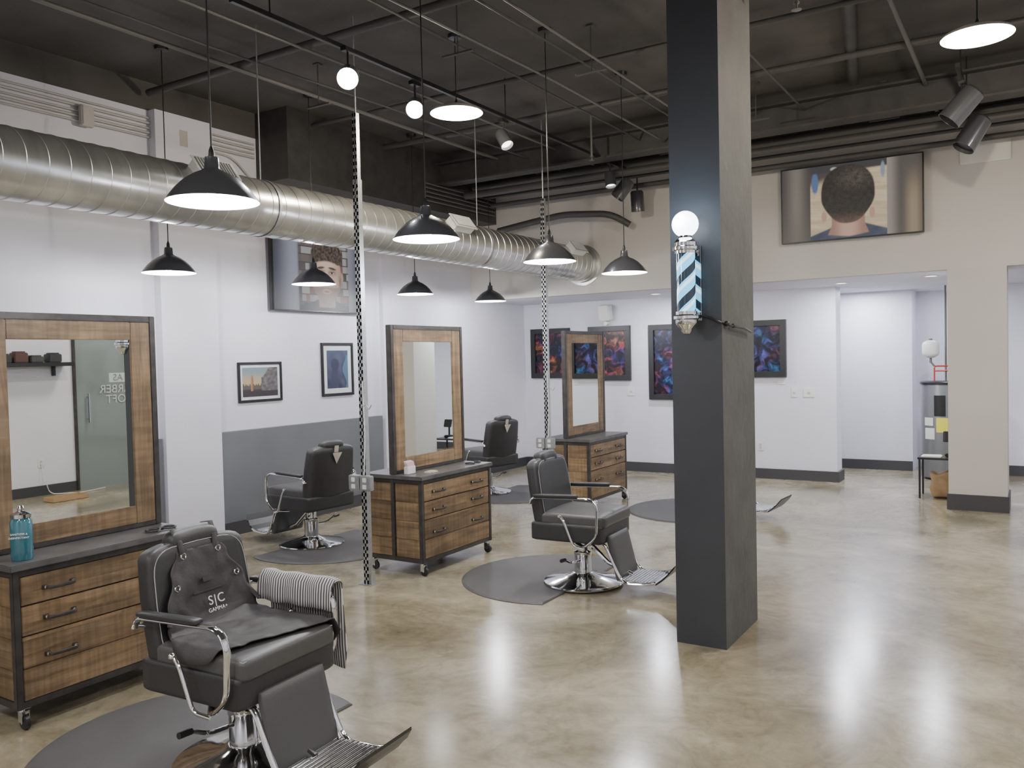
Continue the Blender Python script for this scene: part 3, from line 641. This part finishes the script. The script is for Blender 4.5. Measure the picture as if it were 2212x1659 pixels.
b=MB(); b.box((0,0,.003),(.06,.10,.006),0,.001); b.box((.0,.0,.009),(.055,.09,.004),1,.001,Matrix.Rotation(.2,4,'Z')); thing(b.obj('paper_stack',[M_white,mat('tan_card',(.55,.42,.3),.6)],loc=(-4.03,5.22,.766)),'small stack of cards on countertop','cards')
# ------------------------------------------------------------------ wall screens
def tv(name,X,W,H,fn,label,nx,ny):
    e=empty(name); e.matrix_world=X; thing(e,label,'television')
    b=MB(); b.box((0,0,-.03),(W,H,.05),0,.004); b.box((0,0,-.075),(W*.4,H*.5,.06),0,.004); b.obj('tv_body',[M_black],e)
    b=MB(); w=.012
    for a in [((0,H/2-w/2,0),(W,w,.012)),((0,-H/2+w/2,0),(W,w,.012)),((W/2-w/2,0,0),(w,H-2*w,.012)),((-W/2+w/2,0,0),(w,H-2*w,.012))]: b.box(*a,0,.002)
    b.obj('bezel',[M_black],e)
    image(fn,W-.024,H-.024,nx,ny,-.002,imgmat('screen_picture',.95,.5),'screen',e)
    return e
def back_head(u,v):
    if u<-.57:
        c=mx3((.045,.04,.04),(.17,.15,.13),math.exp(-((u+.78)/.13)**2)); return mx3(c,(.09,.08,.065),sst(.2,-1,v)*.5)
    if u>.53:
        c=mx3((.26,.23,.20),(.08,.07,.065),sst(.53,.72,u)); c=mx3(c,(.26,.20,.13),sst(.72,.88,u)*sst(.9,-.2,v)); return mx3(c,(.07,.05,.045),sst(.9,1,u)*.7)
    c=mx3((.60,.49,.33),(.46,.36,.22),.5+nz3(u*3,v*9)); g=abs(((v*2+u*.6)*3)%1-.5); c=mx3(c,(.32,.24,.15),sst(.42,.5,g)*.5)
    c=mx3(c,(.06,.05,.05),sst(.45,.75,v+.45*(-u-.3)))
    c=mx3(c,(.08,.14,.28),inell(u,v,-.50,.55,.05,.28,.2))
    c=mx3(c,(.04,.04,.045),sst(.78,.84,v)); c=mx3(c,(.4,.4,.4),inell(u,v,-.22,.88,.05,.05,.3))
    c=mx3(c,(.22,.27,.32),inell(u,v,.47,.72,.03,.2,.3))
    c=mx3(c,mx3((.025,.035,.07),(.06,.075,.12),.5+nz3(u*7,v*5,3)),sst(.0,.05,-.62-.62*max(0,abs(u-.02)-.20)-v))
    nk=1-sst(.225,.25,abs(u+.02)-.06*sst(-.6,-.95,v)); nk*=1-sst(-.25,-.15,v); nk*=sst(-.93,-.88,v+.06*(1-abs(u)/.25))
    c=mx3(c,mx3((.52,.32,.24),(.26,.14,.10),sst(.03,.24,abs(u+.02))*.85),nk)
    for cx in (-.370,.320): c=mx3(c,(.46,.26,.20),inell(u,v,cx,-.38,.038,.15,.2))
    m=inell(u,v,-.025,.17,.385-.075*sst(.1,-.55,v),.78,.03,2.4)
    if m>0:
        n=nz3(u*38,v*24,1)*.5+nz3(u*16,v*11,2)*.5
        h=mx3((.010,.009,.009),(.035,.028,.024),.4+n); h=mx3(h,(.12,.10,.085),inell(u,v,.08,.60,.24,.26,.7)*(.35+n*.5))
        fade=sst(-.25,-.62,v)*.55; h=mx3(h,(.20,.12,.09),fade*(.8+n*.4))
        c=mx3(c,h,m)
    return c
tv('television',Matrix.Translation((-1.67,YB-.09,3.235))@ORI['-Y'],1.42,.81,back_head,'wall television showing the back of a cropped head',230,130)
def face(u,v):
    if u<-.47:
        c=mx3((.05,.055,.075),(.26,.27,.33),sst(-1,-.55,u)); return mx3(c,(.08,.085,.11),sst(-.52,-.47,u)*.6)
    if u>.65: return mx3((.22,.22,.27),(.06,.06,.08),sst(.65,.95,u))
    x=u*1.72; cx=.24; dx=x-cx; dy=v+.02
    i=math.floor((u+.5)/.085); j=math.floor((v+1)/.22)
    k=int(abs(math.sin(i*12.9898+j*78.233)*43758.5))%7; pal=[(.08,.07,.07),(.25,.07,.06),(.30,.29,.30),(.12,.10,.10),(.05,.05,.06),(.42,.40,.40),(.16,.12,.11)]
    c=pal[k]
    if ((v+1)/.22)%1<.14: c=(.05,.04,.035)
    c=mx3(c,(.10,.095,.10),.35)
    c=mx3(c,(.045,.045,.06),sst(0,.06,-.60-.22*abs(dx)-v+.05*nz3(u*6,v*3)))
    c=mx3(c,(.36,.23,.17),(1-sst(.30,.34,abs(dx)))*sst(-.35,-.5,v)*sst(-.92,-.86,v))
    for s in (-1,1): c=mx3(c,(.42,.27,.21),inell(dx,dy,s*.60,.0,.07,.15,.2))
    fw=.58-.20*sst(-.25,-.85,dy)
    m=inell(dx,dy,0,0,fw,.86,.03,2.2)
    if m>0:
        s=mx3((.60,.43,.34),(.36,.22,.16),(abs(dx)/.58)**2.2*.9)
        s=mx3(s,(.68,.52,.43),inell(dx,dy,.0,.40,.30,.15,.7)*.6)
        for q in (-1,1):
            s=mx3(s,(.26,.16,.12),inell(dx,dy,q*.22,.13,.16,.09,.6)*.75)
            s=mx3(s,(.07,.045,.035),inell(dx,dy-.03*math.cos(dx*5),q*.23,.235,.155,.032,.4))
            s=mx3(s,(.45,.40,.38),inell(dx,dy,q*.22,.11,.09,.03,.3)); s=mx3(s,(.03,.02,.02),inell(dx,dy,q*.21,.115,.035,.032,.3)); s=mx3(s,(.06,.04,.03),inell(dx,dy,q*.22,.14,.10,.012,.5))
            s=mx3(s,(.62,.42,.34),inell(dx,dy,q*.30,-.12,.13,.12,.7)*.5)
            s=mx3(s,(.22,.12,.09),inell(dx,dy,q*.055,-.185,.03,.022,.4))
        s=mx3(s,(.66,.50,.42),inell(dx,dy,0,.0,.04,.17,.6)*.7); s=mx3(s,(.28,.17,.13),inell(dx,dy,.09,-.02,.025,.15,.6)*.5)
        n=nz3(x*40,v*40,4)
        bd=sst(-.24,-.34,dy)*(1-inell(dx,dy,0,-.42,.16,.07,.25)); bd=max(bd,sst(.44,.54,abs(dx))*sst(.15,-.1,dy)); bd*=.70+n*.25
        s=mx3(s,(.13,.085,.07),bd)
        s=mx3(s,(.42,.20,.17),inell(dx,dy,0,-.42,.13,.045,.3)); s=mx3(s,(.16,.07,.06),inell(dx,dy,0,-.42,.13,.010,.5))
        hr=sst(.44,.50,dy+.16*(dx/.58)**2+.05*nz3(x*7,3))
        s=mx3(s,mx3((.03,.022,.02),(.13,.095,.075),.45+nz3(x*14,v*14,6)),hr)
        c=mx3(c,s,m)
    hm=inell(dx,dy,.03,.62,.62,.33,.05,2.3)*sst(.40,.48,dy+.12*(dx/.58)**2); c=mx3(c,mx3((.03,.022,.02),(.13,.095,.075),.45+nz3(x*14,v*14,6)),hm)
    return c
tv('television',Matrix.Translation((XL+.10,6.61,2.58))@ORI['X'],1.35,.785,face,'wall television showing a man\'s face in barber cape',230,130)
def frame(X,W,H,fw,depth,name,label,matw=0,group=None,pm=None,fn=None,nx=60,ny=60):
    e=empty(name); e.matrix_world=X; thing(e,label,'picture',group)
    b=MB()
    for a in [((0,H/2-fw/2,0),(W,fw,depth)),((0,-H/2+fw/2,0),(W,fw,depth)),((W/2-fw/2,0,0),(fw,H-2*fw,depth)),((-W/2+fw/2,0,0),(fw,H-2*fw,depth))]: b.box(*a,0,.003)
    b.obj('picture_frame',[M_black],e)
    b=MB(); b.box((0,0,-depth/4),(W-2*fw,H-2*fw,depth/3),0)
    b.obj('picture_print' if pm else 'picture_mount',[pm or mat('print_mat_white',(.6,.62,.66),.6)],e,0)
    if fn: image(fn,W-2*fw-2*matw,H-2*fw-2*matw,nx,ny,-depth/12+.002,imgmat('print_picture',0,.25),'picture_print',e)
    return e
def sunset(u,v):
    c=mx3((.38,.30,.17),(.16,.22,.25),sst(-.1,.9,v+.1*nz3(u*3,v*8)))
    sky=.02*math.sin(u*31)+.10*(nz3(u*14,0)>0)
    c=mx3(c,(.09,.075,.07),sst(.02,-.02,v+.22-sky)); c=mx3(c,(.045,.04,.04),sst(-.45,-.55,v))
    if abs(u+.48)<.07*(1-sst(.2,.55,v)*.6) and v<.5: c=mx3((.30,.17,.08),(.16,.09,.05),sst(-.5,-.42,u))
    if u>.05 and v<.30+.75*sst(.05,.6,u): c=mx3((.14,.13,.13),(.07,.065,.07),.5+nz3(u*5,v*5))
    if v<-.62: c=(.04,.035,.038)
    return c
def night(u,v):
    c=mx3((.045,.055,.10),(.022,.025,.055),sst(1,-1,v)); c=mx3(c,(.085,.09,.13),.5*(.5+nz3(u*2.2,v*2.2)))
    c=mx3(c,(.065,.14,.20),sst(0,.06,u-.45-.35*math.sin(v*2.1)**2)*sst(.8,.7,v)*.85)
    c=mx3(c,(.03,.035,.065),inell(u,v,-.25,.25,.38,.32,.15)); c=mx3(c,(.035,.038,.07),inell(u,v,-.35,-.55,.30,.6,.2))
    return c
frame(Matrix.Translation((XL+.012,5.815,1.465))@ORI['X'],.56,.40,.025,.024,'framed_picture','black framed sunset landscape photograph on white wall',.03,fn=sunset,nx=90,ny=60)
frame(Matrix.Translation((XL+.012,6.92,1.565))@ORI['X'],.50,.59,.03,.024,'framed_picture','black framed blue night photograph with white mount',.055,fn=night,nx=60,ny=70)
arts=[(-6.17,.66,1.70,.74,(0,0,0),[(.04,.05,.28),(.10,.03,.18),(.42,.06,.08),(.50,.18,.06)],'red and purple'),(-5.20,.66,1.68,.78,(3,1,2),[(.04,.06,.32),(.12,.04,.22),(.45,.08,.08),(.55,.20,.12)],'orange and purple'),(-4.25,.68,1.54,1.04,(5,3,1),[(.03,.13,.32),(.05,.07,.28),(.28,.05,.12),(.38,.08,.07)],'blue and red'),(-3.05,.68,1.69,.74,(2,7,4),[(.03,.14,.30),(.06,.07,.28),(.10,.10,.32),(.20,.07,.14)],'deep blue')]
for i,(x,W,z,H,off,cols,nm) in enumerate(arts):
    frame(Matrix.Translation((x,YF-.025,z))@ORI['-Y'],W,H,.075,.05,'framed_artwork','thick black framed abstract %s cloud print'%nm,0,'abstract cloud prints',pm=artmat('nebula_print_%d'%i,off,cols))
for x,z in ((-5.95,1.27),(-5.75,1.27),(-2.78,1.25)):
    b=MB(); b.box((0,0,0),(.09,.006,.05),0,.001); thing(b.obj('label_card',[M_white],loc=(x,YF-.003,z)),'small white title card under artwork','card',group='artwork title cards')
def plate(x,y,z,name,label,w=.075,h=.115,dk=2,axis='-Y'):
    e=empty(name); e.matrix_world=Matrix.Translation((x,y,z))@ORI[axis]; thing(e,label,'switch' if 'switch' in name else 'fixture')
    b=MB(); b.box((0,0,.004),(w,h,.008),0,.002); b.obj('cover_plate',[M_white],e)
    for i in range(dk): b=MB(); b.box((0,(i-.5*(dk-1))*.04,.010),(.03,.028,.006),0,.002); b.obj('socket' if 'outlet' in name else 'toggle',[mat('offwhite',(.5,.5,.48),.4)],e)
plate(-4.88,YF,1.13,'thermostat','small white thermostat on wall below artwork',.12,.12,1)
plate(-2.62,YF,1.12,'light_switch','white light switch plate on white wall',.075,.115,1); plate(-2.44,YF,1.12,'light_switch','wide white light switch plate on white wall',.14,.115,1)
plate(-3.06,YF,.42,'wall_outlet','white wall outlet above dark baseboard')
plate(XR,5.95,.42,'wall_outlet','white wall outlet above dark baseboard',axis='-X')
sp=empty('wall_speaker',(-5.22,YF,2.26)); thing(sp,'small white speaker on wall bracket','speaker')
b=MB(); b.box((0,-.09,.0),(.17,.14,.22),0,.015,Matrix.Rotation(math.radians(10),4,'X')); b.obj('speaker_body',[M_white],sp)
b=MB(); b.cyl((0,0,-.15),(0,-.09,-.15),.03,0,16); b.box((0,-.01,-.15),(.09,.02,.12),0,.004); b.cyl((0,-.07,-.15),(0,-.07,-.09),.012,0,10); b.obj('speaker_bracket',[M_white],sp)
b=MB(); b.box((0,0,0),(.44,.02,.26),0,.004); b.box((0,-.012,0),(.40,.006,.22),0,.002); thing(b.obj('access_panel',[mat('pale_panel',(.66,.65,.6),.5)],loc=(-.42,YB-.011,3.60)),'pale access panel high on bulkhead wall','panel')
# ------------------------------------------------------------------ barber pole
bp_=empty('barber_pole',(-1.620,4.41,1.755)); thing(bp_,'lit barber pole with globe and striped glass on column','barber pole')
b=MB(); b.lathe([(.001,0),(.022,.004),(.03,.018),(.034,.03),(.054,.05),(.06,.062),(.060,.078),(.070,.085),(.070,.10),(.058,.108),(.058,.125)],seg=40); b.obj('lower_cap',[M_chrome],bp_,30)
b=MB(); b.lathe([(.058,.44),(.058,.455),(.070,.46),(.070,.475),(.062,.48),(.062,.50),(.052,.515),(.036,.525),(.034,.54),(.001,.542)],seg=40); b.obj('upper_cap',[M_chrome],bp_,30)
def polemat():
    m=bpy.data.materials.new('barber_stripes'); m.use_nodes=True; nt=m.node_tree; bb=nt.nodes['Principled BSDF']
    tc=nt.nodes.new('ShaderNodeTexCoord'); sx=nt.nodes.new('ShaderNodeSeparateXYZ'); nt.links.new(tc.outputs['Object'],sx.inputs[0])
    at=nt.nodes.new('ShaderNodeMath'); at.operation='ARCTAN2'; nt.links.new(sx.outputs['Y'],at.inputs[0]); nt.links.new(sx.outputs['X'],at.inputs[1])
    d1=nt.nodes.new('ShaderNodeMath'); d1.operation='MULTIPLY'; d1.inputs[1].default_value=2/(2*math.pi); nt.links.new(at.outputs[0],d1.inputs[0])
    z1=nt.nodes.new('ShaderNodeMath'); z1.operation='MULTIPLY'; z1.inputs[1].default_value=-7.4; nt.links.new(sx.outputs['Z'],z1.inputs[0])
    ad=nt.nodes.new('ShaderNodeMath'); nt.links.new(d1.outputs[0],ad.inputs[0]); nt.links.new(z1.outputs[0],ad.inputs[1])
    fr=nt.nodes.new('ShaderNodeMath'); fr.operation='FRACT'; nt.links.new(ad.outputs[0],fr.inputs[0])
    r_=ramp(nt,[(0,(.006,.012,.02)),(.38,(.16,.62,1.0)),(.50,(.70,.93,1)),(.66,(.16,.62,1))]); r_.color_ramp.interpolation='CONSTANT'
    nt.links.new(fr.outputs[0],r_.inputs['Fac']); nt.links.new(r_.outputs['Color'],bb.inputs['Emission Color']); bb.inputs['Emission Strength'].default_value=2.2; bb.inputs['Roughness'].default_value=.1; bb.inputs['Base Color'].default_value=(.02,.03,.04,1)
    return m
b=MB(); b.lathe([(.050,.12),(.050,.445)],seg=40); b.obj('striped_cylinder',[polemat()],bp_,60)
b=MB(); b.sphere((0,0,.60),.072,0,seg=32); b.obj('globe',[mat('globe_glow',(1,1,1),.4,emit=(.82,.92,1),es=8)],bp_,60)
b=MB(); b.box((.0,.088,.10),(.05,.045,.03),0,.004); b.box((0,.088,.47),(.05,.045,.03),0,.004); b.box((.02,.105,.285),(.06,.008,.42),0,.003); b.obj('wall_bracket',[M_chrome],bp_)
l=bpy.data.lights.new('globe_light','POINT'); l.energy=7; l.shadow_soft_size=.075; l.color=(.55,.78,1); lo=bpy.data.objects.new('globe_light',l); COL.objects.link(lo); lo.parent=bp_; lo.location=(-.02,-.085,.62)
b=MB(); b.tube(bend([(-1.60,4.50,1.86),(-1.53,4.495,1.85),(-1.47,4.49,1.82),(-1.44,4.6,1.80),(-1.435,4.85,1.79),(-1.44,5.0,1.77)],k=.03),.007,0,8); b.sphere((-1.445,4.56,1.81),.016,0,seg=10); b.sphere((-1.44,4.66,1.80),.013,0,seg=10)
thing(b.obj('power_cable',[M_black]),'black power cable wrapped around column','cable')
# ------------------------------------------------------------------ hall
for (x,y) in [(-1.94,10.46),(-.97,10.24),(-4.2,10.3),(.9,11)]:
    e=empty('recessed_downlight',(x,y,SZ)); thing(e,'round recessed downlight in white soffit','light',group='recessed downlights')
    b=MB(); b.lathe([(.075,0),(.08,-.004),(.062,-.008),(.06,-.002)],seg=28); b.obj('trim_ring',[M_white],e); b=MB(); b.lathe([(.001,-.003),(.06,-.003)],seg=28); b.obj('lens',[M_ledd],e,0)
    alight((x,y,SZ-.02),30,.12,(.88,.91,1))
alight((-2.0,11.9,SZ-.02),34,.3,(.86,.90,1)); alight((-.85,12.3,SZ-.02),9,.2,(.88,.92,1))
wh=empty('water_heater',(-1.0,11.85,0)); thing(wh,'grey tank water heater with yellow label in alcove','water heater')
M_tank=mat('grey_enamel_tank',(.20,.205,.215),.32,metal=.4)
b=MB(); b.lathe([(.001,.02),(.24,.02),(.25,.03),(.25,1.20),(.245,1.215)],seg=48); b.lathe([(.245,1.19),(.262,1.195),(.262,1.22),(.245,1.23),(.001,1.235)],mi=1,seg=48); b.lathe([(.2,0),(.2,.03)],mi=1); b.obj('tank',[M_tank,M_black],wh,40)
def onfront(zc,w,h,dy,m,nm):
    b=MB(); vs=[];n=6
    for i in range(n+1):
        a=-math.pi/2+dy+(i/n-.5)*w/.25
        for z in (zc-h/2,zc+h/2): vs.append(((.253)*math.cos(a),(.253)*math.sin(a),z))
    b.add(vs,[(2*i,2*i+2,2*i+3,2*i+1) for i in range(n)]); return b.obj(nm,[m],wh,60)
onfront(.93,.13,.26,-.05,M_black,'control_panel'); onfront(.69,.13,.18,.05,mat('yellow_label',(.75,.68,.08),.5),'energy_label'); onfront(.73,.12,.10,-.60,M_white,'label'); onfront(.58,.13,.14,-.55,M_white,'label')
b=MB(); M_red=mat('red_pipe',(.45,.04,.03),.4)
b.tube(bend([(-.09,-.02,1.23),(-.09,-.02,1.42),(.12,-.02,1.42),(.14,-.02,1.65),(.14,-.02,1.85)],k=.03),.010,0,10,ref=(0,0,1)); b.tube([(-.09,-.02,1.36),(.12,-.02,1.36)],.010,0,10); b.obj('water_pipe',[M_red],wh)
b=MB(); b.tube([(.03,.1,1.23),(.03,.1,SZ)],.013,0,10); b.tube(bend([(-.09,-.02,1.42),(-.14,-.02,1.49)],k=.01),.012,0,10); b.obj('vent_pipe',[M_emt],wh)
et=empty('expansion_tank',(-1.13,11.83,1.52)); thing(et,'small white expansion tank above water heater','tank')
b=MB(); b.lathe([(.001,0),(.05,.01),(.09,.04),(.10,.07),(.10,.17),(.09,.20),(.05,.225),(.001,.23)],seg=32); b.obj('tank_shell',[M_white],et,50); b=MB(); b.cyl((0,0,-.06),(0,0,.01),.014); b.cyl((.0,.0,.225),(0,0,.25),.02,0,12); b.obj('valve',[M_emt],et)
tb=empty('side_table',(-.87,10.33,0)); thing(tb,'small black metal side table behind pier','table')
b=MB(); b.box((0,0,.44),(.48,.36,.02),0,.003); b.obj('table_top',[M_black],tb)
for x in (-.22,.22):
    for y in (-.16,.16):
        b=MB(); b.box((x,y,.215),(.02,.02,.43)); b.obj('leg',[M_black],tb,0)
b=MB(); b.box((0,0,.005),(.20,.16,.01),0,.001); b.box((.01,.01,.013),(.18,.15,.006),0,.001,Matrix.Rotation(.15,4,'Z')); thing(b.obj('paper_stack',[M_white],loc=(-.98,10.27,.451)),'loose white papers on side table','papers')
pm=empty('card_reader',(-.80,10.33,.451)); thing(pm,'black countertop device on side table','device')
b=MB(); b.box((0,0,.02),(.10,.12,.04),0,.01); b.obj('device_base',[M_black],pm); b=MB(); b.box((0,.02,.12),(.02,.03,.18),0,.004); b.box((0,-.01,.22),(.14,.02,.12),0,.006,Matrix.Rotation(-.3,4,'X')); b.obj('device_screen',[M_black],pm)
b=MB(); b.rbox((0,0,.14),(.26,.24,.27),.03,0,8,lambda p:Vector((p.x+.012*math.sin(p.z*40),p.y+.01*math.sin(p.z*33+p.x*20),p.z+ (.02*math.sin(p.x*30) if p.z>.1 else 0)))); thing(b.obj('paper_bag',[mat('brown_paper',(.36,.24,.13),.8,noise_amt=.15,nscale=12)],loc=(-.86,10.33,.005)),'crumpled brown paper bag under side table','bag')
b=MB(); b.box((0,0,.01),(.22,.45,.01)); b.box((.11,0,.03),(.006,.45,.05)); b.box((-.11,0,.03),(.006,.45,.05)); b.box((0,.225,.03),(.22,.006,.05)); b.box((0,-.225,.03),(.22,.006,.05)); thing(b.obj('cardboard_tray',[mat('cardboard',(.42,.28,.15),.8)],smooth=0,loc=(1.95,5.9,0)),'open cardboard tray on concrete floor','box')
b=MB(); b.tube(bend([(XR-.015,5.95,.42),(XR-.06,5.96,.25),(XR-.06,6.02,.012),(XR-.3,6.3,.010),(XR-.2,6.7,.010)],k=.08),.005,0,8,ref=(0,0,1)); thing(b.obj('extension_cord',[M_white]),'white cord hanging from wall outlet','cable')
w=bpy.data.worlds.new('w'); bpy.context.scene.world=w; w.use_nodes=True; w.node_tree.nodes['Background'].inputs[0].default_value=(.5,.55,.6,1); w.node_tree.nodes['Background'].inputs[1].default_value=.3
